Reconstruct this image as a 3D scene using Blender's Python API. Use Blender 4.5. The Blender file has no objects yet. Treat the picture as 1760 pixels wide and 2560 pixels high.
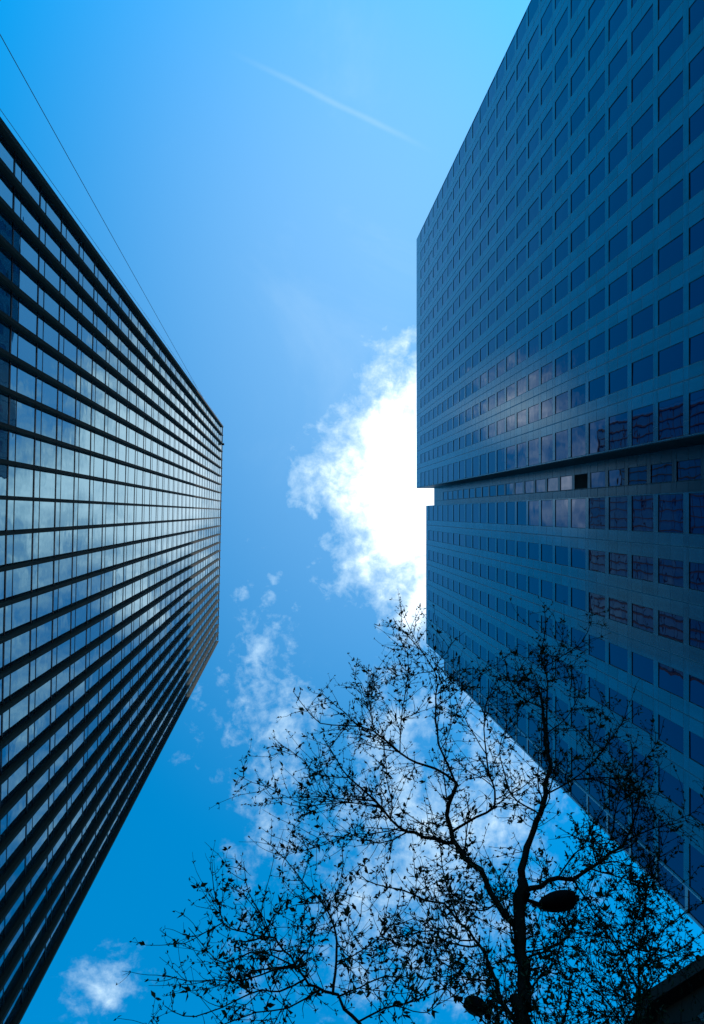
import bpy, bmesh, math, random
from mathutils import Vector, Matrix

# ------------------------------------------------------------------ camera, world, sun, exposure
SC = bpy.context.scene
COL = SC.collection
EYE = 1.6                                             # camera height above the pavement
cam_data = bpy.data.cameras.new("camera")
cam = bpy.data.objects.new("camera", cam_data)
COL.objects.link(cam)
cam_data.sensor_width = 36.0
cam_data.lens = 26.658
cam_data.clip_start = 0.05
cam_data.clip_end = 6000.0
FWD = Vector((0.08696917, -0.00109583, 0.9962104)).normalized()
RGT = (Vector((1, 0, 0)) - FWD.x * FWD).normalized()
DWN = FWD.cross(RGT)
cam.matrix_world = Matrix.Translation((0, 0, EYE)) @ Matrix((RGT, -DWN, -FWD)).transposed().to_4x4()
SC.camera = cam

SUN_DIR = Vector((1.0, -0.9, 1.0)).normalized()       # towards the sun
SUN_EL = math.asin(SUN_DIR.z)
SUN_ROT = math.atan2(SUN_DIR.x, SUN_DIR.y)

SC.view_settings.view_transform = 'Standard'
SC.view_settings.look = 'None'
SC.view_settings.gamma = 1.0
SC.view_settings.exposure = 1.06
SC.cycles.max_bounces = 8
SC.cycles.glossy_bounces = 5
SC.cycles.sample_clamp_indirect = 6.0
SC.cycles.use_denoising = True

world = bpy.data.worlds.new("World")
SC.world = world
world.use_nodes = True
WN, WL = world.node_tree.nodes, world.node_tree.links
WN.clear()


def wmath(op, a, b=None, c=None, clamp=False):
    n = WN.new("ShaderNodeMath")
    n.operation = op
    n.use_clamp = clamp
    for i, v in enumerate((a, b, c)):
        if v is None:
            continue
        if isinstance(v, (int, float)):
            n.inputs[i].default_value = v
        else:
            WL.new(v, n.inputs[i])
    return n.outputs[0]


def wsmooth(v, lo, hi):
    n = WN.new("ShaderNodeMapRange")
    n.interpolation_type = 'SMOOTHSTEP'
    WL.new(v, n.inputs[0])
    n.inputs[1].default_value, n.inputs[2].default_value = lo, hi
    return n.outputs[0]


def wnoise(vec, scale, detail, rough=0.55, dist=0.0):
    n = WN.new("ShaderNodeTexNoise")
    WL.new(vec, n.inputs["Vector"])
    n.inputs["Scale"].default_value = scale
    n.inputs["Detail"].default_value = detail
    n.inputs["Roughness"].default_value = rough
    n.inputs["Distortion"].default_value = dist
    return n


def build_sky():
    out = WN.new("ShaderNodeOutputWorld")
    bg = WN.new("ShaderNodeBackground")
    bg.inputs[1].default_value = 0.15
    WL.new(bg.outputs[0], out.inputs[0])
    sky = WN.new("ShaderNodeTexSky")
    sky.sky_type = 'NISHITA'
    sky.sun_disc = False
    sky.sun_elevation = SUN_EL
    sky.sun_rotation = SUN_ROT
    sky.air_density = 1.0
    sky.dust_density = 0.2
    sky.ozone_density = 2.0
    tint = WN.new("ShaderNodeMix")
    tint.data_type = 'RGBA'
    tint.blend_type = 'MULTIPLY'
    tint.inputs[0].default_value = 1.0
    WL.new(sky.outputs[0], tint.inputs[6])
    tint.inputs[7].default_value = SKY_TINT
    sat = WN.new("ShaderNodeHueSaturation")
    sat.inputs["Saturation"].default_value = SKY_SAT
    WL.new(tint.outputs[2], sat.inputs["Color"])

    # cloud sheet: where each direction meets a flat layer overhead
    geo = WN.new("ShaderNodeTexCoord")
    sep = WN.new("ShaderNodeSeparateXYZ")
    WL.new(geo.outputs["Generated"], sep.inputs[0])
    zz = wmath('MAXIMUM', sep.outputs[2], 0.12)
    px = wmath('DIVIDE', sep.outputs[0], zz)
    py = wmath('DIVIDE', sep.outputs[1], zz)
    comb = WN.new("ShaderNodeCombineXYZ")
    WL.new(px, comb.inputs[0])
    WL.new(py, comb.inputs[1])
    P = comb.outputs[0]
    warp = wnoise(P, 9.0, 4)
    fine = wnoise(P, 11.0, 12, 0.66, 0.25)
    fine2 = wnoise(P, 46.0, 8, 0.62, 0.3)
    sw = WN.new("ShaderNodeSeparateColor")
    WL.new(warp.outputs["Color"], sw.inputs[0])
    wx = wmath('ADD', px, wmath('MULTIPLY', wmath('SUBTRACT', sw.outputs[0], 0.5), 0.10))
    wy = wmath('ADD', py, wmath('MULTIPLY', wmath('SUBTRACT', sw.outputs[1], 0.5), 0.10))
    dens = None
    for (cx, cy, rx, ry, amp) in CLOUDS:
        dx = wmath('DIVIDE', wmath('SUBTRACT', wx, cx), rx)
        dy = wmath('DIVIDE', wmath('SUBTRACT', wy, cy), ry)
        q = wmath('SQRT', wmath('ADD', wmath('MULTIPLY', dx, dx), wmath('MULTIPLY', dy, dy)))
        v = wmath('MULTIPLY', wmath('SUBTRACT', 1.25, q), amp)
        dens = v if dens is None else wmath('MAXIMUM', dens, v)
    tex = wmath('ADD', wmath('MULTIPLY', wmath('SUBTRACT', fine.outputs[0], 0.5), 2.3),
                wmath('MULTIPLY', wmath('SUBTRACT', fine2.outputs[0], 0.5), 1.3))
    d = wmath('ADD', wmath('MAXIMUM', dens, -0.9), tex)
    cover = wsmooth(d, -0.20, 1.15)
    core = wmath('MULTIPLY', wsmooth(d, 0.55, 1.7), wmath('ADD', 0.70, wmath('MULTIPLY', fine2.outputs[0], 0.6)), clamp=True)
    # contrail: a long thin streak
    ax, ay, bx, by = -0.075, -0.604, 0.175, -0.493
    L2 = (bx - ax) ** 2 + (by - ay) ** 2
    t = wmath('DIVIDE', wmath('ADD', wmath('MULTIPLY', wmath('SUBTRACT', px, ax), bx - ax),
                              wmath('MULTIPLY', wmath('SUBTRACT', py, ay), by - ay)), L2)
    side = wmath('DIVIDE', wmath('SUBTRACT', wmath('MULTIPLY', wmath('SUBTRACT', px, ax), by - ay),
                                 wmath('MULTIPLY', wmath('SUBTRACT', py, ay), bx - ax)), math.sqrt(L2))
    side = wmath('ADD', side, wmath('MULTIPLY', wmath('SUBTRACT', fine.outputs[0], 0.5), 0.006))
    line = wmath('SUBTRACT', 1.0, wsmooth(wmath('ABSOLUTE', side), 0.0, 0.0066))
    ends = wmath('MULTIPLY', wsmooth(t, -0.05, 0.45), wmath('SUBTRACT', 1.0, wsmooth(t, 0.75, 1.12)))
    trail = wmath('MULTIPLY', wmath('MULTIPLY', line, ends), 0.13)
    # thin high haze, thickest on the sun's side of the zenith
    hx = wmath('DIVIDE', wmath('SUBTRACT', px, 0.16), 0.42)
    hy = wmath('DIVIDE', wmath('SUBTRACT', py, -0.36), 0.62)
    hq = wmath('SQRT', wmath('ADD', wmath('MULTIPLY', hx, hx), wmath('MULTIPLY', hy, hy)))
    haze = wmath('MULTIPLY', wmath('SUBTRACT', 1.0, wsmooth(hq, 0.0, 1.45)), 0.42)
    wisp = wsmooth(wnoise(P, 3.2, 6, 0.6, 0.6).outputs[0], 0.5, 0.75)
    veil = wmath('MULTIPLY', haze, wmath('ADD', 0.86, wmath('MULTIPLY', wisp, 0.30)))
    amount = wmath('MAXIMUM', cover, wmath('ADD', trail, veil))
    ccol = WN.new("ShaderNodeMix")
    ccol.data_type = 'RGBA'
    WL.new(core, ccol.inputs[0])
    ccol.inputs[6].default_value = CLOUD_THIN
    ccol.inputs[7].default_value = CLOUD_CORE
    mix = WN.new("ShaderNodeMix")
    mix.data_type = 'RGBA'
    WL.new(amount, mix.inputs[0])
    WL.new(sat.outputs[0], mix.inputs[6])
    WL.new(ccol.outputs[2], mix.inputs[7])
    WL.new(mix.outputs[2], bg.inputs[0])


SKY_TINT = (0.55, 0.98, 1.05, 1)
SKY_SAT = 1.25
CLOUD_THIN = (2.0, 2.85, 3.6, 1)
CLOUD_CORE = (4.7, 5.2, 5.7, 1)
CLOUDS = [  # centre x, y and radii on the overhead sheet, strength
    (0.178, -0.04, 0.134, 0.182, 1.75),
    (0.180, 0.11, 0.055, 0.070, 1.2),
    (0.30, 0.00, 0.16, 0.13, 1.1),
    (0.42, 0.14, 0.15, 0.15, 0.75),
    (0.33, 0.24, 0.10, 0.08, 0.6),
    (-0.040, 0.19, 0.030, 0.075, 0.32),
    (-0.005, 0.27, 0.050, 0.09, 0.30),
    (-0.015, 0.39, 0.028, 0.10, 0.20),
    (0.19, 0.42, 0.12, 0.17, 0.42),
    (0.13, 0.53, 0.06, 0.08, 0.40),
    (0.27, 0.33, 0.09, 0.09, 0.45),
    (-0.242, 0.605, 0.034, 0.024, 0.45),
    (-0.024, 0.095, 0.020, 0.014, 0.32),
    (-0.055, 0.092, 0.010, 0.010, 0.28),
    (0.032, -0.003, 0.017, 0.012, 0.42),
    (-0.030, 0.050, 0.010, 0.009, 0.22),
    (-0.315, -0.135, 0.072, 0.050, 0.9),
    (-0.385, -0.04, 0.07, 0.06, 0.8),
]
build_sky()

sun_data = bpy.data.lights.new("sun", 'SUN')
sun_data.energy = 5.0
sun_data.angle = math.radians(0.53)
sun_data.color = (1.0, 0.93, 0.84)
sun = bpy.data.objects.new("sun", sun_data)
COL.objects.link(sun)
sun.location = SUN_DIR * 400
sun.rotation_euler = SUN_DIR.to_track_quat('Z', 'Y').to_euler()


# ------------------------------------------------------------------ helpers
def frame_area(P):
    """Rough size a point's surroundings show at, for choosing which windows are worth an object each; 0 outside the frame."""
    v = Vector(P) - Vector((0, 0, EYE))
    w = v.dot(FWD)
    if w <= 0.5:
        return 0.0
    u, d = v.dot(RGT) / w, v.dot(DWN) / w
    if abs(u) > 0.47 or abs(d) > 0.68:
        return 0.0
    return 1.0 / (w * v.length)


class MB:
    """Collects boxes, quads and tubes into one mesh."""

    def __init__(self):
        self.v, self.f = [], []

    def quad(self, a, b, c, d):
        n = len(self.v)
        self.v += [tuple(a), tuple(b), tuple(c), tuple(d)]
        self.f.append((n, n + 1, n + 2, n + 3))

    def hexa(self, lo, hi):
        """lo, hi: four points each, same winding."""
        n = len(self.v)
        self.v += [tuple(p) for p in lo] + [tuple(p) for p in hi]
        self.f += [(n + 3, n + 2, n + 1, n), (n + 4, n + 5, n + 6, n + 7)]
        for i in range(4):
            j = (i + 1) % 4
            self.f.append((n + i, n + j, n + 4 + j, n + 4 + i))

    def prism(self, pts, z0, z1):
        n, k = len(self.v), len(pts)
        self.v += [(p[0], p[1], z0) for p in pts] + [(p[0], p[1], z1) for p in pts]
        self.f += [tuple(range(n + k - 1, n - 1, -1)), tuple(range(n + k, n + 2 * k))]
        for i in range(k):
            j = (i + 1) % k
            self.f.append((n + i, n + j, n + k + j, n + k + i))

    def tube(self, pts, r0, r1, sides=6, wob=0.0, rng=None):
        pts = [Vector(p) for p in pts]
        L = len(pts)
        ref = Vector((0.31, 0.2, 0.93))
        base = len(self.v)
        acc = [0.0]
        for i in range(1, L):
            acc.append(acc[-1] + (pts[i] - pts[i - 1]).length)
        tot = max(acc[-1], 1e-6)
        for i, p in enumerate(pts):
            t = (pts[min(i + 1, L - 1)] - pts[max(i - 1, 0)]).normalized()
            a = t.cross(ref)
            if a.length < 0.05:
                a = t.cross(Vector((1, 0, 0)))
            a.normalize()
            b = t.cross(a)
            r = r0 + (r1 - r0) * acc[i] / tot
            for k in range(sides):
                an = 2 * math.pi * k / sides
                rr = r * (1 + (rng.uniform(-wob, wob) if rng else 0))
                self.v.append(tuple(p + (a * math.cos(an) + b * math.sin(an)) * rr))
        for i in range(L - 1):
            for k in range(sides):
                k2 = (k + 1) % sides
                q = base + i * sides
                self.f.append((q + k, q + k2, q + sides + k2, q + sides + k))
        self.f.append(tuple(base + k for k in range(sides - 1, -1, -1)))
        self.f.append(tuple(base + (L - 1) * sides + k for k in range(sides)))

    def build(self, name, mat, parent=None, smooth=False):
        me = bpy.data.meshes.new(name)
        me.from_pydata(self.v, [], self.f)
        me.materials.append(mat)
        bm = bmesh.new()
        bm.from_mesh(me)
        bmesh.ops.recalc_face_normals(bm, faces=bm.faces)
        bm.to_mesh(me)
        bm.free()
        if smooth:
            for p in me.polygons:
                p.use_smooth = True
        o = bpy.data.objects.new(name, me)
        COL.objects.link(o)
        if parent is not None:
            o.parent = parent
            o.matrix_parent_inverse = parent.matrix_world.inverted()
        return o


def thing(name, label, category, loc=(0, 0, 0), group=None):
    o = bpy.data.objects.new(name, None)
    COL.objects.link(o)
    o.location = loc
    o.matrix_world = Matrix.Translation(loc)
    o.empty_display_size = 0.5
    tag(o, label, category, group)
    return o


def tag(o, label=None, category=None, group=None, kind=None):
    if label:
        o["label"] = label
    if category:
        o["category"] = category
    if group:
        o["group"] = group
    if kind:
        o["kind"] = kind
    return o


# ------------------------------------------------------------------ materials
def new_mat(name):
    m = bpy.data.materials.new(name)
    m.use_nodes = True
    return m, m.node_tree.nodes, m.node_tree.links, m.node_tree.nodes["Principled BSDF"]


def plain(name, col, rough=0.5, metal=0.0, ior=1.5, var=0.25, scale=3.0, bump=0.0, spec=0.5):
    m, N, L, b = new_mat(name)
    co = N.new("ShaderNodeTexCoord")
    nz = N.new("ShaderNodeTexNoise")
    nz.inputs["Scale"].default_value = scale
    nz.inputs["Detail"].default_value = 6
    L.new(co.outputs["Object"], nz.inputs["Vector"])
    ramp = N.new("ShaderNodeMix")
    ramp.data_type = 'RGBA'
    L.new(nz.outputs[0], ramp.inputs[0])
    ramp.inputs[6].default_value = tuple(c * (1 - var) for c in col) + (1,)
    ramp.inputs[7].default_value = tuple(c * (1 + var) for c in col) + (1,)
    L.new(ramp.outputs[2], b.inputs["Base Color"])
    b.inputs["Roughness"].default_value = rough
    b.inputs["Metallic"].default_value = metal
    b.inputs["IOR"].default_value = ior
    b.inputs["Specular IOR Level"].default_value = spec
    if bump:
        bp = N.new("ShaderNodeBump")
        bp.inputs["Strength"].default_value = bump
        bp.inputs["Distance"].default_value = 0.01
        L.new(nz.outputs[0], bp.inputs["Height"])
        L.new(bp.outputs[0], b.inputs["Normal"])
    return m


def glass(name, col, ior, rough, wave, wscale, tint=(1, 1, 1), vary=0.3, dust=0.0, dustcol=(0.3, 0.3, 0.3), metal=0.0):
    """Coated facade glass: dark behind, mirror in front, each pane a little out of true."""
    m, N, L, b = new_mat(name)
    co = N.new("ShaderNodeTexCoord")
    g = N.new("ShaderNodeNewGeometry")
    # every pane bends its reflection its own way
    off = N.new("ShaderNodeVectorMath")
    off.operation = 'MULTIPLY_ADD'
    isl = N.new("ShaderNodeCombineXYZ")
    for i in range(3):
        L.new(g.outputs["Random Per Island"], isl.inputs[i])
    L.new(isl.outputs[0], off.inputs[0])
    off.inputs[1].default_value = (31.7, 57.3, 91.1)
    L.new(co.outputs["Object"], off.inputs[2])
    nz = N.new("ShaderNodeTexNoise")
    nz.inputs["Scale"].default_value = wscale
    nz.inputs["Detail"].default_value = 1.5
    L.new(off.outputs[0], nz.inputs["Vector"])
    bp = N.new("ShaderNodeBump")
    bp.inputs["Strength"].default_value = 1.0
    bp.inputs["Distance"].default_value = wave
    L.new(nz.outputs[0], bp.inputs["Height"])
    L.new(bp.outputs[0], b.inputs["Normal"])
    mx = N.new("ShaderNodeMix")
    mx.data_type = 'RGBA'
    L.new(g.outputs["Random Per Island"], mx.inputs[0])
    mx.inputs[6].default_value = tuple(c * (1 - vary) for c in col) + (1,)
    mx.inputs[7].default_value = tuple(c * (1 + vary) for c in col) + (1,)
    src = mx.outputs[2]
    if dust:
        st = N.new("ShaderNodeTexNoise")
        st.inputs["Scale"].default_value = 0.9
        st.inputs["Detail"].default_value = 7
        L.new(co.outputs["Object"], st.inputs["Vector"])
        mr = N.new("ShaderNodeMapRange")
        mr.inputs[1].default_value, mr.inputs[2].default_value = 0.35, 0.75
        mr.inputs[3].default_value, mr.inputs[4].default_value = dust * 0.5, dust * 1.5
        L.new(st.outputs[0], mr.inputs[0])
        dm = N.new("ShaderNodeMix")
        dm.data_type = 'RGBA'
        L.new(mr.outputs[0], dm.inputs[0])
        L.new(src, dm.inputs[6])
        dm.inputs[7].default_value = dustcol + (1,)
        src = dm.outputs[2]
    L.new(src, b.inputs["Base Color"])
    b.inputs["Roughness"].default_value = rough
    b.inputs["IOR"].default_value = ior
    b.inputs["Specular Tint"].default_value = tint + (1,)
    b.inputs["Metallic"].default_value = metal
    return m


def panel_mat(name, col, y0, py, z0, pz, rough, ior, joints_y, joints_z):
    """Cladding panels in a regular grid along y and z with dark open joints; tone differs from panel to panel."""
    m, N, L, b = new_mat(name)
    co = N.new("ShaderNodeTexCoord")
    sep = N.new("ShaderNodeSeparateXYZ")
    L.new(co.outputs["Object"], sep.inputs[0])

    def mth(op, a, c=None):
        n = N.new("ShaderNodeMath")
        n.operation = op
        for i, v in enumerate((a, c)):
            if v is None:
                continue
            if isinstance(v, (int, float)):
                n.inputs[i].default_value = v
            else:
                L.new(v, n.inputs[i])
        return n.outputs[0]

    mask = None
    cells = []
    for out, o0, per, fr in ((sep.outputs[1], y0, py, joints_y), (sep.outputs[2], z0, pz, joints_z)):
        t = mth('DIVIDE', mth('SUBTRACT', out, o0), per)
        fc = mth('FRACT', t)
        cell = mth('FLOOR', t)
        for (pos, half) in fr:
            dd = mth('ABSOLUTE', mth('SUBTRACT', mth('FRACT', mth('ADD', mth('SUBTRACT', fc, pos), 0.5)), 0.5))
            ln = mth('LESS_THAN', dd, half / per)
            mask = ln if mask is None else mth('MAXIMUM', mask, ln)
            cell = mth('ADD', cell, mth('MULTIPLY', mth('GREATER_THAN', fc, pos), 0.137))
        cells.append(cell)
    cv = N.new("ShaderNodeCombineXYZ")
    L.new(cells[0], cv.inputs[0])
    L.new(cells[1], cv.inputs[1])
    wn = N.new("ShaderNodeTexWhiteNoise")
    wn.noise_dimensions = '3D'
    L.new(cv.outputs[0], wn.inputs["Vector"])
    st = N.new("ShaderNodeTexNoise")
    st.inputs["Scale"].default_value = 0.35
    st.inputs["Detail"].default_value = 8
    L.new(co.outputs["Object"], st.inputs["Vector"])
    sc = N.new("ShaderNodeMapping")
    sc.inputs["Scale"].default_value = (1.0, 2.6, 0.10)
    L.new(co.outputs["Object"], sc.inputs["Vector"])
    rs = N.new("ShaderNodeTexNoise")
    rs.inputs["Scale"].default_value = 1.0
    rs.inputs["Detail"].default_value = 6
    L.new(sc.outputs[0], rs.inputs["Vector"])
    k = mth('ADD', mth('MULTIPLY', wn.outputs[0], 0.24), mth('MULTIPLY', st.outputs[0], 0.35))
    k = mth('ADD', k, mth('MULTIPLY', rs.outputs[0], 0.5))
    k = mth('ADD', k, 0.48)
    k = mth('MULTIPLY', k, mth('SUBTRACT', 1.0, mth('MULTIPLY', mask, 0.42)))
    mx = N.new("ShaderNodeMix")
    mx.data_type = 'RGBA'
    mx.blend_type = 'MULTIPLY'
    mx.inputs[0].default_value = 1.0
    mx.inputs[6].default_value = col + (1,)
    cc = N.new("ShaderNodeCombineColor")
    for i in range(3):
        L.new(k, cc.inputs[i])
    L.new(cc.outputs[0], mx.inputs[7])
    L.new(mx.outputs[2], b.inputs["Base Color"])
    # panels lie a touch out of plane
    nz = N.new("ShaderNodeTexNoise")
    nz.inputs["Scale"].default_value = 0.8
    nz.inputs["Detail"].default_value = 1
    L.new(co.outputs["Object"], nz.inputs["Vector"])
    h = mth('SUBTRACT', mth('MULTIPLY', nz.outputs[0], 0.6), mask)
    bp = N.new("ShaderNodeBump")
    bp.inputs["Strength"].default_value = 0.7
    bp.inputs["Distance"].default_value = 0.012
    L.new(h, bp.inputs["Height"])
    L.new(bp.outputs[0], b.inputs["Normal"])
    b.inputs["Roughness"].default_value = rough
    b.inputs["IOR"].default_value = ior
    b.inputs["Specular Tint"].default_value = (0.25, 0.85, 1.0, 1)
    L.new(mth('MULTIPLY', mth('SUBTRACT', 1.0, mth('MULTIPLY', mask, 0.42)), mth('ADD', mth('ADD', 0.22, mth('MULTIPLY', rs.outputs[0], 0.36)), mth('MULTIPLY', wn.outputs[0], 0.20))), b.inputs["Specular IOR Level"])
    L.new(mth('ADD', rough, mth('MULTIPLY', mask, 0.25)), b.inputs["Roughness"])
    return m


M_GLASS_L = glass("blue_green_facade_glass", (0.004, 0.026, 0.040), 3.6, 0.015, 0.005, 0.9, (0.42, 0.82, 1.0), 0.25, 0.0)
M_FIN = plain("dark_fin_metal", (0.034, 0.033, 0.032), 0.55, 0.0, 1.12, 0.2, 0.5, spec=0.05)
M_TRANSOM = plain("transom_metal", (0.004, 0.007, 0.018), 0.5, 0.0, 1.3)
M_BODY_L = plain("tower_core_dark", (0.012, 0.014, 0.018), 0.6)
M_RAIL = plain("pale_cable", (0.20, 0.24, 0.30), 0.4, 0.3)
M_GLASS_R = glass("deep_blue_glass", (0.0003, 0.003, 0.024), 1.7, 0.01, 0.008, 0.55, (0.05, 0.28, 1.0), 0.35)
M_PANEL_U = panel_mat("upper_cladding", (0.006, 0.042, 0.082), -31.78, 3.124, 41.53 + EYE, 3.58, 0.14, 1.9,
                      [(0.491, 0.020), (0.745, 0.050)], [(0.913, 0.024), (0.087, 0.024), (0.5, 0.036)])
M_PANEL_L = panel_mat("lower_cladding", (0.006, 0.042, 0.082), 2.78, 3.196, 41.53 + EYE, 3.58, 0.14, 1.9,
                      [(0.485, 0.020), (0.742, 0.050)], [(0.913, 0.024), (0.087, 0.024), (0.5, 0.036)])
M_PANEL_SHADE = panel_mat("shade_toned_recess_cladding", (0.010, 0.038, 0.060), 2.78, 3.196, 41.53 + EYE, 3.58, 0.25, 1.5,  # shade of the recess corner worked into a darker panel colour
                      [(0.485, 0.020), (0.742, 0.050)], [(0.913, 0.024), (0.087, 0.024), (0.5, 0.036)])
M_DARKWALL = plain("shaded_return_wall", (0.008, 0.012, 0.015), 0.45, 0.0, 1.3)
M_WFRAME = plain("window_frame_dark", (0.006, 0.010, 0.020), 0.5)
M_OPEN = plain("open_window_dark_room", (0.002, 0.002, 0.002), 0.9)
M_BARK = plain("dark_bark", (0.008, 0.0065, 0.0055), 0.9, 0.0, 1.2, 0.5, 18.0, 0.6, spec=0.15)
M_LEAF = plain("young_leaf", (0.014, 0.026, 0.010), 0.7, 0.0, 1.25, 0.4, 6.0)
M_LAMP = plain("lamp_black_metal", (0.004, 0.004, 0.005), 0.7, 0.0, 1.15, spec=0.2)
M_ROAD = plain("asphalt", (0.05, 0.05, 0.052), 0.9, 0.0, 1.4, 0.2, 8.0)
M_PAVE = plain("paving_stone", (0.16, 0.155, 0.15), 0.85, 0.0, 1.4, 0.15, 4.0)
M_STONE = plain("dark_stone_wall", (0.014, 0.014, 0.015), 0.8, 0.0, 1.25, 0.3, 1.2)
M_GLASS_S = glass("street_building_glass", (0.004, 0.010, 0.022), 1.6, 0.02, 0.02, 0.8)


# ------------------------------------------------------------------ ground
g = MB()
g.quad((-1500, -1500, 0), (1500, -1500, 0), (1500, 1500, 0), (-1500, 1500, 0))
tag(g.build("ground", M_ROAD), "dark asphalt ground under the towers", "ground", kind="structure")
g = MB()
g.prism([(-2.5, -200), (22.2, -200), (22.2, 200), (-2.5, 200)], 0.004, 0.13)
tag(g.build("pavement", M_PAVE), "stone pavement between the two towers", "pavement", kind="structure")


# ------------------------------------------------------------------ the glass tower with dark fins
YAW = -0.0212
U_ = Vector((YAW, 1, 0)).normalized()
N_ = Vector((1, -YAW, 0)).normalized()
O_ = Vector((-11.82, 0, 0))


def LP(u, h, n):
    return O_ + U_ * u + N_ * n + Vector((0, 0, h))


def lbox(mb, u0, u1, h0, h1, n0, n1):
    mb.hexa([LP(u0, h0, n0), LP(u1, h0, n0), LP(u1, h0, n1), LP(u0, h0, n1)],
            [LP(u0, h1, n0), LP(u1, h1, n0), LP(u1, h1, n1), LP(u0, h1, n1)])


tower = thing("glass_tower", "tall glass office tower with dark vertical fins and teal panes mirroring clouds", "tower",
              (-27, 4, 0))
U0, STEP, NF = -15.435, 1.48, 26
UEND = U0 + STEP * NF
ROOF, FTOP = 139.9 + EYE, 138.0 + EYE
FL = 3.391
Z0 = 33.38 + EYE
mb = MB()
lbox(mb, U0 - 0.05, UEND + 0.02, 0, ROOF - 0.35, -30, -0.12)
mb.build("tower_body", M_BODY_L, tower)
mb = MB()
lbox(mb, U0 - 0.12, UEND + 0.08, ROOF - 0.35, ROOF, -30.1, 0.06)
mb.build("roof_coping", M_FIN, tower)
for j in range(NF + 1):
    u = U0 + STEP * j
    mb = MB()
    a, b = (0.04, 0.04)
    if j == 0:
        a = 0.10
    lbox(mb, u - 0.085, u + 0.085, 0, FTOP, 0.0, 0.05)
    lbox(mb, u - a - 0.02, u + b + 0.02, 0, FTOP, 0.053, 0.20)
    lbox(mb, u - 0.085 - (0.08 if j == 0 else 0), u + 0.085, 0, FTOP, 0.203, 0.30)
    mb.build("fin", M_FIN, tower)
k0 = -int(Z0 // FL)
hs = []
for k in range(k0, 40):
    h = Z0 + FL * k
    if h + 0.3 > ROOF - 0.5:
        break
    hs.append(h)
    mb = MB()
    lbox(mb, U0 + 0.07, UEND - 0.07, h - 0.065, h + 0.065, -0.05, 0.022)
    if k >= -8:
        mb.build("transom", M_TRANSOM, tower)
    h2 = h + 0.26 * FL
    mb = MB()
    lbox(mb, U0 + 0.07, UEND - 0.07, h2 - 0.026, h2 + 0.026, -0.05, 0.014)
    if k >= -8:
        mb.build("glazing_bar", M_TRANSOM, tower)
rng = random.Random(4)
panes = []
for i, h in enumerate(hs):
    top = hs[i + 1] - 0.095 if i + 1 < len(hs) else ROOF - 0.36
    for j in range(NF):
        u0, u1 = U0 + STEP * j + 0.03, U0 + STEP * (j + 1) - 0.03
        for h0, h1 in ((h + 0.095, h + 0.26 * FL - 0.04), (h + 0.26 * FL + 0.04, top)):
            c = LP((u0 + u1) / 2, (h0 + h1) / 2, 0)
            dist = (c - Vector((0, 0, EYE)))
            area = frame_area(c) * (u1 - u0) * (h1 - h0) * abs(dist.normalized().dot(N_))
            panes.append((area, u0, u1, h0, h1))
panes.sort(key=lambda t: -t[0])
rest = MB()
for q, (area, u0, u1, h0, h1) in enumerate(panes):
    a, b = rng.gauss(0, 0.0016), rng.gauss(0, 0.0016)
    pts = [LP(u0, h0, -a - b), LP(u1, h0, a - b), LP(u1, h1, a + b), LP(u0, h1, -a + b)]
    if q < 100:
        mb = MB()
        mb.quad(*pts)
        mb.build("window", M_GLASS_L, tower)
    else:
        rest.quad(*pts)
tag(rest.build("window", M_GLASS_L, tower), kind="stuff")
# a small maintenance light at the roof corner and a guide cable beside the outer fin
mb = MB()
lbox(mb, U0 + 2.9, U0 + 3.25, FTOP - 0.3, FTOP + 0.25, 0.05, 0.5)
lbox(mb, U0 + 2.98, U0 + 3.17, FTOP + 0.25, FTOP + 0.5, 0.05, 0.3)
mb.build("roof_floodlight", M_LAMP, tower)
mb = MB()
mb.tube([LP(U0 - 0.42, 2, 0.32), LP(U0 - 0.40, 70, 0.32), LP(U0 - 0.30, FTOP, 0.32)], 0.013, 0.013, 5)
mb.build("guide_cable", M_RAIL, tower)

# long rope hanging clear of the tower corner
rope_pts = []
for i in range(40):
    t = 0.11 + 0.89 * i / 39
    rope_pts.append((-11.75 + 0.68 * t + 0.5 * t * t, -15.2 - 4.0 * t, 139.0 * (1 - t) + EYE * min(1.0, (1 - t) * 8)))
mb = MB()
mb.tube(rope_pts, 0.017, 0.017, 6)
tag(mb.build("hanging_rope", M_LAMP, None), "thin dark rope hanging free beside the corner of the finned glass tower", "rope")


# ------------------------------------------------------------------ the clad office tower
X1 = 22.8
office = thing("office_tower", "blue grey clad office tower with square dark blue windows and a deep vertical recess", "tower",
               (36, -12, 0))


def rbox(mb, y0, y1, z0, z1, x0, x1):
    mb.hexa([(x0, y0, z0), (x1, y0, z0), (x1, y1, z0), (x0, y1, z0)],
            [(x0, y0, z1), (x1, y0, z1), (x1, y1, z1), (x0, y1, z1)])


BZ, BH, FH = 41.53 + EYE, 0.31, 3.58
rwin = []


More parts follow.
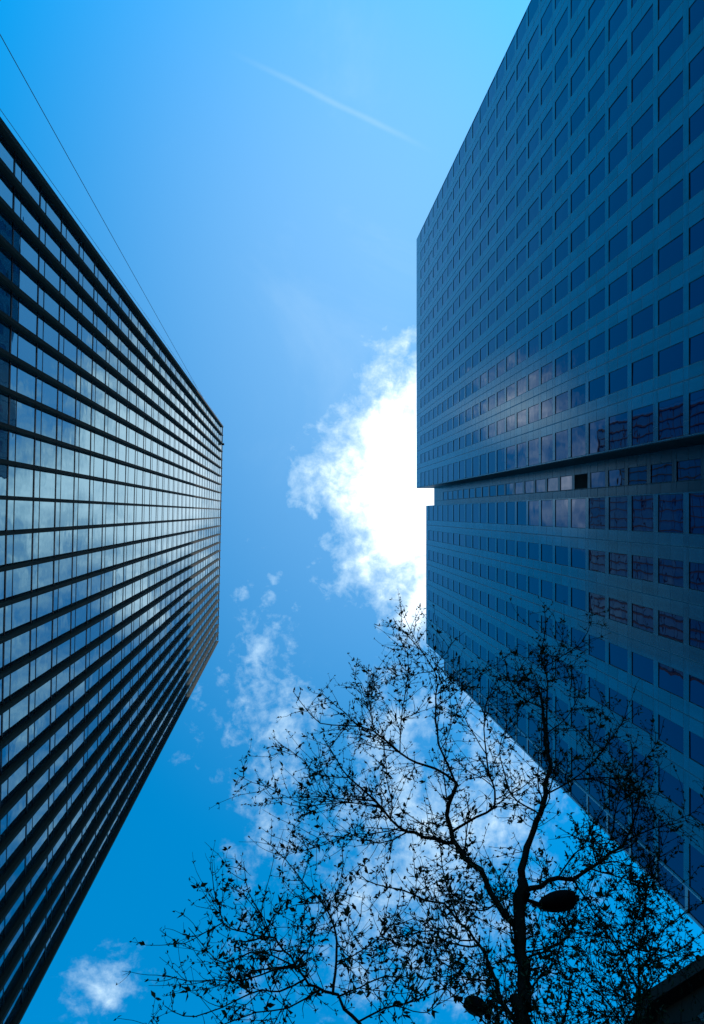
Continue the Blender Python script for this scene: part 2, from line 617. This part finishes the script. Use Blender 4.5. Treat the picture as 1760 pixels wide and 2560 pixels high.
def wing(mat, x, y0, y1, wins, roof, top_bar, depth, joint=0.045, zmin=-12, cap=0.0):
    """One cladding wall with openings: wins are the (ya, yb) window strips, and every floor has a bar across each strip."""
    ys = [y0] + [v for w in wins for v in w] + [y1]
    zs = [0.0]
    for k in range(zmin + 1, top_bar + 1):
        zs += [BZ + FH * k - BH, BZ + FH * k + BH]
    zs[-1] = roof
    zs[1] = zs[1] if zs[1] > 0.3 else 0.3
    mb = MB()
    D = 0.22
    for i in range(len(ys) - 1):
        for j in range(len(zs) - 1):
            a, b, c, d = ys[i], ys[i + 1], zs[j], zs[j + 1]
            if i % 2 == 1 and j % 2 == 0 and j >= 2:
                mb.quad((x, a, c), (x, a, d), (x + D, a, d), (x + D, a, c))
                mb.quad((x, b, c), (x, b, d), (x + D, b, d), (x + D, b, c))
                mb.quad((x, a, c), (x, b, c), (x + D, b, c), (x + D, a, c))
                mb.quad((x, a, d), (x, b, d), (x + D, b, d), (x + D, a, d))
                rwin.append((x + joint, a, b, c, d))
            else:
                mb.quad((x, a, c), (x, b, c), (x, b, d), (x, a, d))
    for (a, b) in zip(ys, ys[1:]):
        mb.quad((x, a, roof), (x, b, roof), (x + 0.6, b, roof), (x + 0.6, a, roof))
    for (c, d) in zip(zs, zs[1:]):
        for yy in (y0, y1):
            mb.quad((x, yy, c), (x, yy, d), (x + 0.34, yy, d), (x + 0.34, yy, c))
    o = mb.build("cladding", mat, office)
    bm = bmesh.new()
    bm.from_mesh(o.data)
    bmesh.ops.remove_doubles(bm, verts=bm.verts, dist=0.0005)
    bm.to_mesh(o.data)
    bm.free()
    core = MB()
    rbox(core, y0 + 0.02, y1 - 0.02, 0, roof - 0.05, x + 0.352, x + depth)
    core.build("core", M_DARKWALL, office)


RU = 131.2 + EYE
wu = [(-47.8, -45.87)] + [(-31.78 + 3.124 * k, -31.78 + 3.124 * k + 1.533) for k in range(-4, 8)] + [(-6.79, -4.42)]
wing(M_PANEL_U, X1, -47.88, -4.35, wu, RU, 24, 30)
wl = [(-1.12, 1.2)] + [(2.78 + 3.196 * k, 2.78 + 3.196 * k + 1.55) for k in range(5)] + [(18.76, 21.22)]
wing(M_PANEL_L, X1, -1.17, 21.3, wl, 122.2 + EYE, 22, 30)
# end wall of the upper wing, and the recessed bay between the wings
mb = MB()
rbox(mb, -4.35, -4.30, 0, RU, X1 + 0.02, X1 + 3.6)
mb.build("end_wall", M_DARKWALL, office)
wing(M_PANEL_SHADE, 25.9, -4.29, -1.19, [(-3.42, -2.1)], RU, 23, 26, 0.05)
# the corner bay that carries on lower down
mb = MB()
rbox(mb, 21.32, 21.42, 0, 107.9 + EYE, X1 - 0.01, X1 + 0.35)
rbox(mb, 22.75, 22.9, 0, 107.9 + EYE, X1 - 0.01, X1 + 0.35)
rbox(mb, 21.32, 22.9, 107.9 + EYE, 108.2 + EYE, X1 - 0.01, X1 + 0.35)
for k in range(-12, 19):
    z = BZ + FH * k
    if z < 107.5 + EYE:
        rbox(mb, 21.421, 22.749, z - 0.16, z + 0.16, X1 + 0.004, X1 + 0.30)
        rwin.append((X1 + 0.06, 21.42, 22.75, z + 0.16, min(z + FH - 0.16, 107.9 + EYE)))
mb.build("corner_bay_frame", M_RAIL, office)
mb = MB()
rbox(mb, 21.32, 22.88, 0, 107.8 + EYE, X1 + 0.36, X1 + 28)
mb.build("corner_bay_core", M_DARKWALL, office)

# windows with their frames: the largest in view are objects of their own
rng = random.Random(9)
allw = []
for (x, ya, yb, za, zb) in rwin:
    c = Vector((x, (ya + yb) / 2, (za + zb) / 2))
    v = c - Vector((0, 0, EYE))
    allw.append((frame_area(c) * (yb - ya) * (zb - za) * abs(v.normalized().x), x, ya, yb, za, zb))
allw.sort(key=lambda t: -t[0])
rest_g, rest_f = MB(), MB()
n_ind = 0
for (area, x, ya, yb, za, zb) in allw:
    a, b = rng.gauss(0, 0.004), rng.gauss(0, 0.004)
    fr = 0.038
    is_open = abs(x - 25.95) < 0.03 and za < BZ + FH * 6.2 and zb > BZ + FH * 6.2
    pts = [(x - a - b, ya + fr, za + fr), (x + a - b, yb - fr, za + fr), (x + a + b, yb - fr, zb - fr), (x - a + b, ya + fr, zb - fr)]
    own = n_ind < 96 or is_open
    gm, fm = (MB(), MB()) if own else (rest_g, rest_f)
    gm.quad(*pts)
    x0, x1 = x - 0.012, x + 0.06
    rbox(fm, ya + 0.002, ya + fr, za + 0.002, zb - 0.002, x0, x1)
    rbox(fm, yb - fr, yb - 0.002, za + 0.002, zb - 0.002, x0, x1)
    rbox(fm, ya + fr, yb - fr, za + 0.002, za + fr, x0, x1)
    rbox(fm, ya + fr, yb - fr, zb - fr, zb - 0.002, x0, x1)
    if own:
        n_ind += 1
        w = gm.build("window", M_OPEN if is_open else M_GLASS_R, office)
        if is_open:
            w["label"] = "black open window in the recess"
        fm.build("window_frame", M_WFRAME, w)
w = tag(rest_g.build("window", M_GLASS_R, office), kind="stuff")
rest_f.build("window_frame", M_WFRAME, w)


# ------------------------------------------------------------------ lower dark building at the street corner
A = Vector((0.87, -0.48, 0)).normalized()
B = Vector((-0.38, 0.92, 0)).normalized()
C0 = Vector((9.7, 13.17, 0))
HB = 20.0 + EYE
low = thing("street_building", "low dark building corner showing behind the tree branches at the street end", "building",
            tuple(C0 + A * 5 + B * 6 + Vector((0, 0, 0))))
pA, pB = C0 + A * 12, C0 + B * 16
pC = pA + Vector((14, 16, 0))
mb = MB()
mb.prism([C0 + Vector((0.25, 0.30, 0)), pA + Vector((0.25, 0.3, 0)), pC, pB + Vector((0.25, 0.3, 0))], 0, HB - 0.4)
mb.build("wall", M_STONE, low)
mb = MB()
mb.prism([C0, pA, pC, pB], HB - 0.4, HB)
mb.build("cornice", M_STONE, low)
for base, d in ((C0, A), (C0, B)):
    nrm = Vector((d.y, -d.x, 0))
    if nrm.dot(-C0) < 0:
        nrm = -nrm
    o0 = C0 + Vector((0.25, 0.3, 0))
    for fl in range(4):
        for i in range(4):
            s0, z0 = 0.9 + i * 2.7, HB - 3.6 - fl * 3.9
            p = o0 + d * s0 + nrm * 0.03
            mb = MB()
            mb.quad(p + Vector((0, 0, z0)), p + d * 1.8 + Vector((0, 0, z0)), p + d * 1.8 + Vector((0, 0, z0 + 2.3)), p + Vector((0, 0, z0 + 2.3)))
            w = mb.build("window", M_GLASS_S, low)
            fm = MB()
            for (sa, sb, za, zb) in ((-0.1, 0.0, -0.1, 2.4), (1.8, 1.9, -0.1, 2.4), (0, 1.8, -0.1, 0), (0, 1.8, 2.3, 2.4)):
                q0 = o0 + d * (s0 + sa) + nrm * 0.002
                q1 = o0 + d * (s0 + sb) + nrm * 0.002
                t = nrm * 0.06
                fm.hexa([q0 + Vector((0, 0, z0 + za)), q1 + Vector((0, 0, z0 + za)), q1 + t + Vector((0, 0, z0 + za)), q0 + t + Vector((0, 0, z0 + za))],
                        [q0 + Vector((0, 0, z0 + zb)), q1 + Vector((0, 0, z0 + zb)), q1 + t + Vector((0, 0, z0 + zb)), q0 + t + Vector((0, 0, z0 + zb))])
            fm.build("window_frame", M_WFRAME, w)


# ------------------------------------------------------------------ lamps hung among the branches
def lathe_along(mb, p0, axis, prof, sides=20, squash=1.0, up=Vector((0, 0, 1))):
    axis = axis.normalized()
    a = axis.cross(up).normalized()
    b = a.cross(axis).normalized()
    base = len(mb.v)
    for (s, r) in prof:
        for k in range(sides):
            an = 2 * math.pi * k / sides
            mb.v.append(tuple(p0 + axis * s + a * (r * math.cos(an)) + b * (r * squash * math.sin(an))))
    for i in range(len(prof) - 1):
        for k in range(sides):
            k2 = (k + 1) % sides
            q = base + i * sides
            mb.f.append((q + k, q + k2, q + sides + k2, q + sides + k))
    mb.f.append(tuple(base + k for k in range(sides)))
    mb.f.append(tuple(base + (len(prof) - 1) * sides + k for k in range(sides)))


def lamp(label, p_clamp, p_neck, p_end, r, squash):
    t = thing("tree_lamp", label, "lamp", tuple(p_clamp), "lamps fixed among the branches")
    ax = p_end - p_neck
    L = ax.length
    mb = MB()
    prof = [(L * s, r * q) for s, q in ((0, .16), (.05, .34), (.12, .55), (.22, .76), (.36, .93), (.52, 1.0), (.68, .98), (.8, .88), (.9, .68), (.96, .44), (.995, .18), (1, .05))]
    lathe_along(mb, p_neck, ax, prof, 24, squash)
    mb.build("lamp_head", M_LAMP, t, smooth=True)
    mb = MB()
    mb.tube([p_clamp, p_clamp.lerp(p_neck, 0.5) + Vector((0, 0, 0.015)), p_neck + ax * 0.04], 0.012, 0.02, 8)
    mb.build("lamp_arm", M_LAMP, t)
    mb = MB()
    d = (p_neck - p_clamp).normalized()
    sd = d.cross(Vector((0, 0, 1))).normalized()
    mb.tube([p_clamp - sd * 0.055, p_clamp - sd * 0.05, p_clamp + sd * 0.05, p_clamp + sd * 0.055], 0.022, 0.022, 10)
    mb.build("lamp_clamp", M_LAMP, t)


def at(x, y, z):
    return Vector((x * z, y * z, z + EYE))


lamp("dark teardrop lamp head on a short arm beside the main tree limb", at(0.322, 0.522, 5.45), at(0.340, 0.531, 5.43), at(0.393, 0.5225, 5.5), 0.074, 0.9)
lamp("rounded dark lamp head half hidden in the densest twigs near the trunk foot", at(0.272, 0.668, 4.9), at(0.266, 0.667, 4.9), at(0.243, 0.657, 5.15), 0.062, 0.95)


# ------------------------------------------------------------------ trees
LIMBS_A = [
    ([(1.85,4.1,0.0),(1.75,3.8,2.1),(1.6,3.45,4.2),(1.41,3.04,6.0),(1.47,3.03,6.17),(1.57,2.99,6.49),(1.61,2.94,6.73),(1.72,2.84,7.05),(1.78,2.79,7.2)], 0.056, 0.043),
    ([(1.78,2.79,7.2),(1.89,2.74,7.5),(2.03,2.7,7.74),(2.2,2.62,8.05),(2.35,2.55,8.29),(2.44,2.46,8.52),(2.52,2.39,8.68),(2.57,2.28,8.91),(2.67,2.04,9.32),(2.71,1.87,9.6)], 0.036, 0.012),
    ([(2.55,2.33,8.79),(2.67,2.13,9.19),(2.8,1.92,9.53),(2.87,1.78,9.74),(2.88,1.62,9.99),(3.04,1.4,10.28),(3.14,1.13,10.6)], 0.013, 0.004),
    ([(2.87,1.72,9.83),(3.18,1.63,10.06),(3.49,1.52,10.28),(3.67,1.33,10.48),(3.74,1.19,10.6)], 0.007, 0.003),
    ([(2.67,2.04,9.32),(2.53,1.99,9.65),(2.49,1.84,9.94),(2.53,1.66,10.2)], 0.007, 0.003),
    ([(2.6,2.22,9.01),(3.01,2.18,9.5),(3.32,2.03,9.94),(3.45,1.91,10.2)], 0.008, 0.003),
    ([(1.64,2.92,6.81),(1.59,2.95,7.05),(1.57,2.93,7.36),(1.57,2.9,7.63),(1.5,2.89,7.87),(1.45,2.85,8.11),(1.46,2.8,8.27),(1.47,2.75,8.43),(1.62,2.62,8.75),(1.63,2.6,8.8)], 0.03, 0.018),
    ([(1.63,2.6,8.8),(1.46,2.51,8.96),(1.29,2.49,9.08),(1.15,2.42,9.19),(0.9,2.26,9.41),(0.64,2.24,9.58),(0.37,2.26,9.74),(0.23,2.14,9.85),(0.08,1.97,10.0)], 0.016, 0.003),
    ([(1.63,2.6,8.8),(1.57,2.42,9.05),(1.54,2.33,9.18),(1.56,2.14,9.4),(1.6,1.95,9.6),(1.64,1.8,9.75),(1.59,1.66,9.89),(1.43,1.45,10.15),(1.32,1.34,10.29),(1.25,1.23,10.4)], 0.014, 0.003),
    ([(1.15,2.42,9.19),(1.21,2.18,9.51),(1.28,1.99,9.74),(1.35,1.81,9.94),(1.38,1.63,10.13),(1.32,1.47,10.3)], 0.007, 0.003),
    ([(0.93,2.28,9.38),(0.9,2.13,9.68),(0.96,1.95,10.0),(1.02,1.77,10.3)], 0.006, 0.0025),
    ([(1.46,2.82,8.21),(1.73,2.79,8.42),(1.95,2.78,8.6),(2.0,2.67,8.76),(1.99,2.58,8.9),(2.01,2.43,9.1),(2.08,2.16,9.43),(2.2,1.98,9.64),(2.54,1.87,9.9)], 0.015, 0.003),
    ([(1.46,2.86,8.08),(1.31,2.9,8.24),(1.17,2.91,8.42),(1.05,2.92,8.56),(0.92,2.83,8.79),(0.78,2.74,8.99),(0.63,2.66,9.19),(0.51,2.52,9.4),(0.39,2.38,9.6)], 0.02, 0.004),
    ([(0.63,2.66,9.19),(0.32,2.69,9.42),(0.19,2.6,9.56),(0.04,2.52,9.7),(-0.07,2.48,9.8)], 0.006, 0.0025),
    ([(0.9,2.82,8.81),(0.71,2.81,8.9),(0.57,2.82,8.96),(0.34,2.87,9.07),(0.14,2.92,9.16),(-0.03,2.9,9.24),(-0.1,2.79,9.3)], 0.008, 0.0025),
    ([(1.05,2.92,8.56),(0.85,3.02,8.7),(0.67,3.06,8.8),(0.45,3.19,8.93),(0.22,3.3,9.06),(0.15,3.35,9.1)], 0.007, 0.0025),
    ([(1.62,3.50,3.95),(1.50,3.25,5.0),(1.35,3.02,6.0),(1.35,3.07,6.24),(1.39,3.09,6.55),(1.4,3.09,6.84),(1.37,3.11,7.03),(1.31,3.11,7.28),(1.25,3.11,7.53),(1.14,3.18,7.75),(0.98,3.23,8.05),(0.8,3.32,8.31),(0.69,3.32,8.5)], 0.026, 0.004),
    ([(1.31,3.11,7.28),(1.33,3.11,7.74),(1.35,3.08,8.09),(1.4,3.03,8.43),(1.32,2.99,8.8)], 0.01, 0.003),
    ([(1.37,3.11,7.03),(1.29,3.17,7.14),(1.17,3.2,7.32),(1.05,3.28,7.47),(0.89,3.43,7.67),(0.77,3.52,7.8)], 0.008, 0.003),
    ([(1.75,2.82,7.13),(1.97,2.89,7.33),(2.18,2.94,7.54),(2.37,3.03,7.7),(2.61,3.06,7.92),(2.78,3.06,8.09),(3.05,3.07,8.32),(3.14,3.06,8.41),(3.4,2.95,8.72),(3.6,2.8,9.04),(3.83,2.6,9.4)], 0.024, 0.004),
    ([(2.76,3.06,8.07),(2.89,3.02,8.26),(3.0,3.01,8.38),(3.18,2.91,8.7),(3.38,2.78,9.04),(3.46,2.63,9.4)], 0.009, 0.003),
    ([(3.14,3.06,8.41),(3.51,3.09,8.71),(3.91,3.16,8.99),(4.21,3.21,9.2)], 0.009, 0.003),
    ([(2.35,2.55,8.29),(2.72,2.55,8.63),(3.04,2.5,8.93),(3.34,2.4,9.23),(3.66,2.25,9.56),(3.82,2.1,9.8)], 0.01, 0.003),
    ([(2.72,2.55,8.63),(3.12,2.64,8.92),(3.55,2.72,9.21),(4.07,2.55,9.64),(4.29,2.36,9.9)], 0.008, 0.003),
    ([(2.37,3.03,7.7),(2.46,3.17,7.68),(2.55,3.32,7.66),(2.67,3.45,7.63),(2.76,3.63,7.6)], 0.01, 0.004),
    ([(2.61,3.06,7.92),(2.96,3.27,8.2),(3.37,3.51,8.5),(3.81,3.75,8.8)], 0.009, 0.003),
    ([(2.2,2.62,8.05),(2.11,2.65,8.53),(2.14,2.55,8.91),(2.22,2.41,9.33),(2.51,2.25,9.8)], 0.01, 0.003),
    ([(1.58,2.98,6.55),(1.85,3.16,6.92),(2.2,3.32,7.37),(2.47,3.36,7.8),(2.81,3.44,8.2)], 0.01, 0.003),
    ([(1.38,3.09,6.51),(1.31,3.22,6.74),(1.24,3.3,6.93),(1.15,3.36,7.22),(1.07,3.46,7.4)], 0.008, 0.003),
    ([(1.48,3.02,6.21),(1.78,3.25,6.79),(1.97,3.38,7.09),(2.22,3.51,7.6)], 0.009, 0.003),
]
LIMBS_B = [
    ([(1.0,3.75,0.0),(0.85,3.3,2.6),(0.54,2.72,5.2),(0.48,2.87,5.67),(0.39,2.97,6.06),(0.32,3.02,6.32),(0.19,3.11,6.59),(0.13,3.14,6.72),(0.07,3.15,6.91),(-0.02,3.17,7.11),(-0.09,3.17,7.27),(-0.25,3.26,7.5),(-0.38,3.31,7.67),(-0.5,3.33,7.84),(-0.56,3.28,8.04),(-0.61,3.24,8.21),(-0.66,3.14,8.5)], 0.03, 0.003),
    ([(-0.5,3.33,7.84),(-0.68,3.45,7.9),(-0.83,3.55,7.95),(-0.97,3.57,8.0)], 0.006, 0.0025),
    ([(0.29,3.04,6.39),(0.35,3.1,6.83),(0.37,3.12,7.22),(0.32,3.13,7.58),(0.19,3.14,7.95),(0.04,3.13,8.35),(-0.06,3.12,8.59),(-0.23,3.11,8.9)], 0.012, 0.003),
    ([(-0.11,3.18,7.3),(-0.17,3.19,7.6),(-0.31,3.2,8.05),(-0.38,3.15,8.5)], 0.006, 0.0025),
    ([(0.1,3.14,6.82),(-0.1,3.17,7.07),(-0.27,3.25,7.24),(-0.39,3.36,7.35),(-0.53,3.43,7.49),(-0.78,3.34,7.8)], 0.008, 0.003),
    ([(0.09,3.15,6.86),(-0.07,3.2,6.95),(-0.29,3.35,7.08),(-0.51,3.41,7.2),(-0.73,3.47,7.31),(-0.91,3.47,7.4)], 0.008, 0.003),
    ([(0.13,3.14,6.72),(-0.04,3.26,6.79),(-0.16,3.27,6.84),(-0.34,3.38,6.91),(-0.54,3.5,6.98),(-0.72,3.56,7.05),(-0.86,3.51,7.1)], 0.008, 0.003),
    ([(0.35,3.1,6.83),(0.55,3.3,7.27),(0.81,3.45,7.8),(0.96,3.5,8.2)], 0.006, 0.003),
    ([(0.32,3.02,6.32),(0.49,3.17,6.64),(0.7,3.32,6.99),(0.92,3.52,7.3),(1.1,3.58,7.6)], 0.007, 0.003),
    ([(0.41,2.94,5.96),(0.6,3.05,6.23),(0.85,3.21,6.54),(1.1,3.32,6.83),(1.2,3.32,7.0)], 0.007, 0.003),
    ([(0.13,3.14,6.72),(0.16,3.23,7.19),(0.21,3.3,7.76),(0.16,3.33,8.2)], 0.006, 0.003),
    ([(0.22,3.09,6.52),(0.01,3.21,6.54),(-0.19,3.24,6.56),(-0.4,3.32,6.58),(-0.61,3.4,6.6)], 0.007, 0.003),
    ([(-0.79,3.55,6.8),(-0.87,3.58,6.97),(-0.94,3.6,7.11),(-0.99,3.7,7.2)], 0.004, 0.002),
]
LIMBS_C = [
    ([(3.3,5.9,0.0),(3.1,5.2,3.1),(2.7,4.4,5.5),(2.37,3.71,6.6),(2.6,3.81,7.05),(2.76,3.85,7.36),(2.86,3.87,7.54),(3.12,3.87,8.06),(3.5,3.94,8.44),(3.89,3.99,8.8),(4.12,4.03,9.0)], 0.024, 0.004),
    ([(2.86,3.87,7.54),(2.89,3.88,7.77),(2.95,3.88,7.98),(2.95,3.89,8.17),(2.95,3.89,8.32),(2.94,3.89,8.5),(2.87,3.94,8.8)], 0.014, 0.003),
    ([(2.95,3.88,7.98),(3.21,3.89,8.38),(3.35,3.88,8.63),(3.51,3.87,8.83),(3.71,3.82,9.2)], 0.008, 0.003),
    ([(2.99,3.87,7.8),(3.3,3.95,8.05),(3.61,4.01,8.29),(4.02,4.05,8.6)], 0.008, 0.003),
    ([(2.72,3.84,7.28),(2.72,3.96,7.65),(2.69,4.05,7.91),(2.7,4.09,8.2)], 0.008, 0.003),
    ([(2.66,3.82,7.16),(2.53,3.97,7.38),(2.4,3.99,7.63),(2.3,4.03,7.8)], 0.008, 0.003),
]


def grow_tree(name, label, limbs, seed, n_sec, dens, leafy=1.0, reach=1.15):
    rng = random.Random(seed)
    root = thing(name, label, "tree", limbs[0][0][0], "street trees in young leaf")
    up = Vector((0, 0, 1))

    def curve(p, d, length, n, bend, lift):
        pts = [p.copy()]
        d = d.normalized()
        for _ in range(n):
            d = (d + Vector((rng.gauss(0, bend), rng.gauss(0, bend), rng.gauss(0, bend))) + up * lift).normalized()
            p = p + d * (length / n)
            pts.append(p.copy())
        return pts

    def refine(pts, jit):
        """Catmull-Rom through the limb's points with a little unevenness."""
        pts = [Vector(p) for p in pts]
        out = []
        for i in range(len(pts) - 1):
            p0, p1, p2, p3 = pts[max(i - 1, 0)], pts[i], pts[i + 1], pts[min(i + 2, len(pts) - 1)]
            n = max(2, int((p2 - p1).length / 0.12))
            for k in range(n):
                t = k / n
                q = 0.5 * ((2 * p1) + (p2 - p0) * t + (2 * p0 - 5 * p1 + 4 * p2 - p3) * t * t + (3 * p1 - p0 - 3 * p2 + p3) * t ** 3)
                out.append(q + Vector((rng.gauss(0, jit), rng.gauss(0, jit), rng.gauss(0, jit))))
        out.append(pts[-1])
        return out

    trunk, twigs, leaves = MB(), MB(), MB()
    spawn = []                                        # (points, start radius, end radius, level)
    for i, (pts, r0, r1) in enumerate(limbs):
        fine = refine(pts, min(0.007, r0 * 0.25))
        m = trunk if i == 0 else MB()
        m.tube(fine, r0 * (0.80 if i == 0 else 0.82), r1, 9 if r0 > 0.012 else 6, 0.10, rng)
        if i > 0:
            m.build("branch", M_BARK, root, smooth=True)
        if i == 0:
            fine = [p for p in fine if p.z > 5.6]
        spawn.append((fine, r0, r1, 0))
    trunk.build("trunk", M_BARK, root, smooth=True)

    def pick(src, lo=0.15, hi=0.98):
        i = int(rng.uniform(lo, hi) * (len(src) - 1))
        return src[i], (src[min(i + 1, len(src) - 1)] - src[max(i - 1, 0)]).normalized()

    def side_dir(t, fwd, lift):
        r = Vector((rng.gauss(0, 1), rng.gauss(0, 1), rng.gauss(0, 1)))
        r = (r - t * r.dot(t)).normalized()
        return (t * fwd + r + up * lift).normalized()

    wts = [sum((a - b).length for a, b in zip(s[0], s[0][1:])) for s in spawn]
    secs = []
    for _ in range(n_sec):
        s = rng.choices(spawn, wts)[0]
        p, t = pick(s[0], 0.12, 0.72)
        ln = rng.uniform(0.40, reach)
        pts = curve(p, side_dir(t, 0.7, 0.25), ln, 9, 0.16, 0.06)
        r = min(0.0075, max(0.0035, s[1] * 0.4))
        twigs.tube(pts, r, 0.0022, 5)
        secs.append((pts, r, 0.002, 1))
    allb = spawn + secs
    nodes = []
    for (pts, r0, r1, lv) in allb:
        ln = sum((a - b).length for a, b in zip(pts, pts[1:]))
        n = int(ln / 0.085 * dens)
        for _ in range(n):
            p, t = pick(pts, 0.08 if lv else 0.2)
            l2 = min(0.62, rng.lognormvariate(math.log(0.28), 0.5))
            tw = curve(p, side_dir(t, 0.75, 0.30), l2, 6, 0.12, 0.07)
            twigs.tube(tw, 0.0030, 0.0014, 4)
            k = max(1, int(l2 / 0.06))
            for q in range(k):
                a, td = pick(tw, 0.1)
                nodes.append((a, td))
                if rng.random() < 0.30:
                    sp = curve(a, side_dir(td, 0.6, 0.2), rng.uniform(0.05, 0.13), 3, 0.15, 0.05)
                    twigs.tube(sp, 0.0019, 0.0012, 3)
                    nodes.append((sp[-1], td))
            nodes.append((tw[-1], (tw[-1] - tw[-2]).normalized()))
        end = (pts[-1] - pts[-2]).normalized()
        nodes.append((pts[-1], end))
        for _ in range(int(ln / 0.10)):
            nodes.append(pick(pts, 0.45))
    for (p, d) in nodes:
        if rng.random() > leafy:
            continue
        big = rng.random() < 0.09
        for _ in range(rng.choice((1, 2, 2, 3, 3, 4))):
            ld = (d * 0.7 + Vector((rng.gauss(0, .7), rng.gauss(0, .7), rng.gauss(0.1, .6)))).normalized()
            L = rng.uniform(0.045, 0.075) if big else rng.uniform(0.016, 0.038)
            wv = ld.cross(Vector((rng.gauss(0, 1), rng.gauss(0, 1), rng.gauss(0, 1)))).normalized() * (L * rng.uniform(0.16, 0.27))
            nn = ld.cross(wv).normalized() * (L * 0.12)
            b = len(leaves.v)
            leaves.v += [tuple(p), tuple(p + ld * L * 0.45 + wv + nn), tuple(p + ld * L + nn * 0.3), tuple(p + ld * L * 0.45 - wv + nn), tuple(p + ld * L * 0.5)]
            leaves.f += [(b, b + 1, b + 4), (b + 1, b + 2, b + 4), (b + 4, b + 2, b + 3), (b, b + 4, b + 3)]
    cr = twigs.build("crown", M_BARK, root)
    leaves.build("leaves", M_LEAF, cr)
    print(name, len(twigs.f), len(leaves.f))
    return root


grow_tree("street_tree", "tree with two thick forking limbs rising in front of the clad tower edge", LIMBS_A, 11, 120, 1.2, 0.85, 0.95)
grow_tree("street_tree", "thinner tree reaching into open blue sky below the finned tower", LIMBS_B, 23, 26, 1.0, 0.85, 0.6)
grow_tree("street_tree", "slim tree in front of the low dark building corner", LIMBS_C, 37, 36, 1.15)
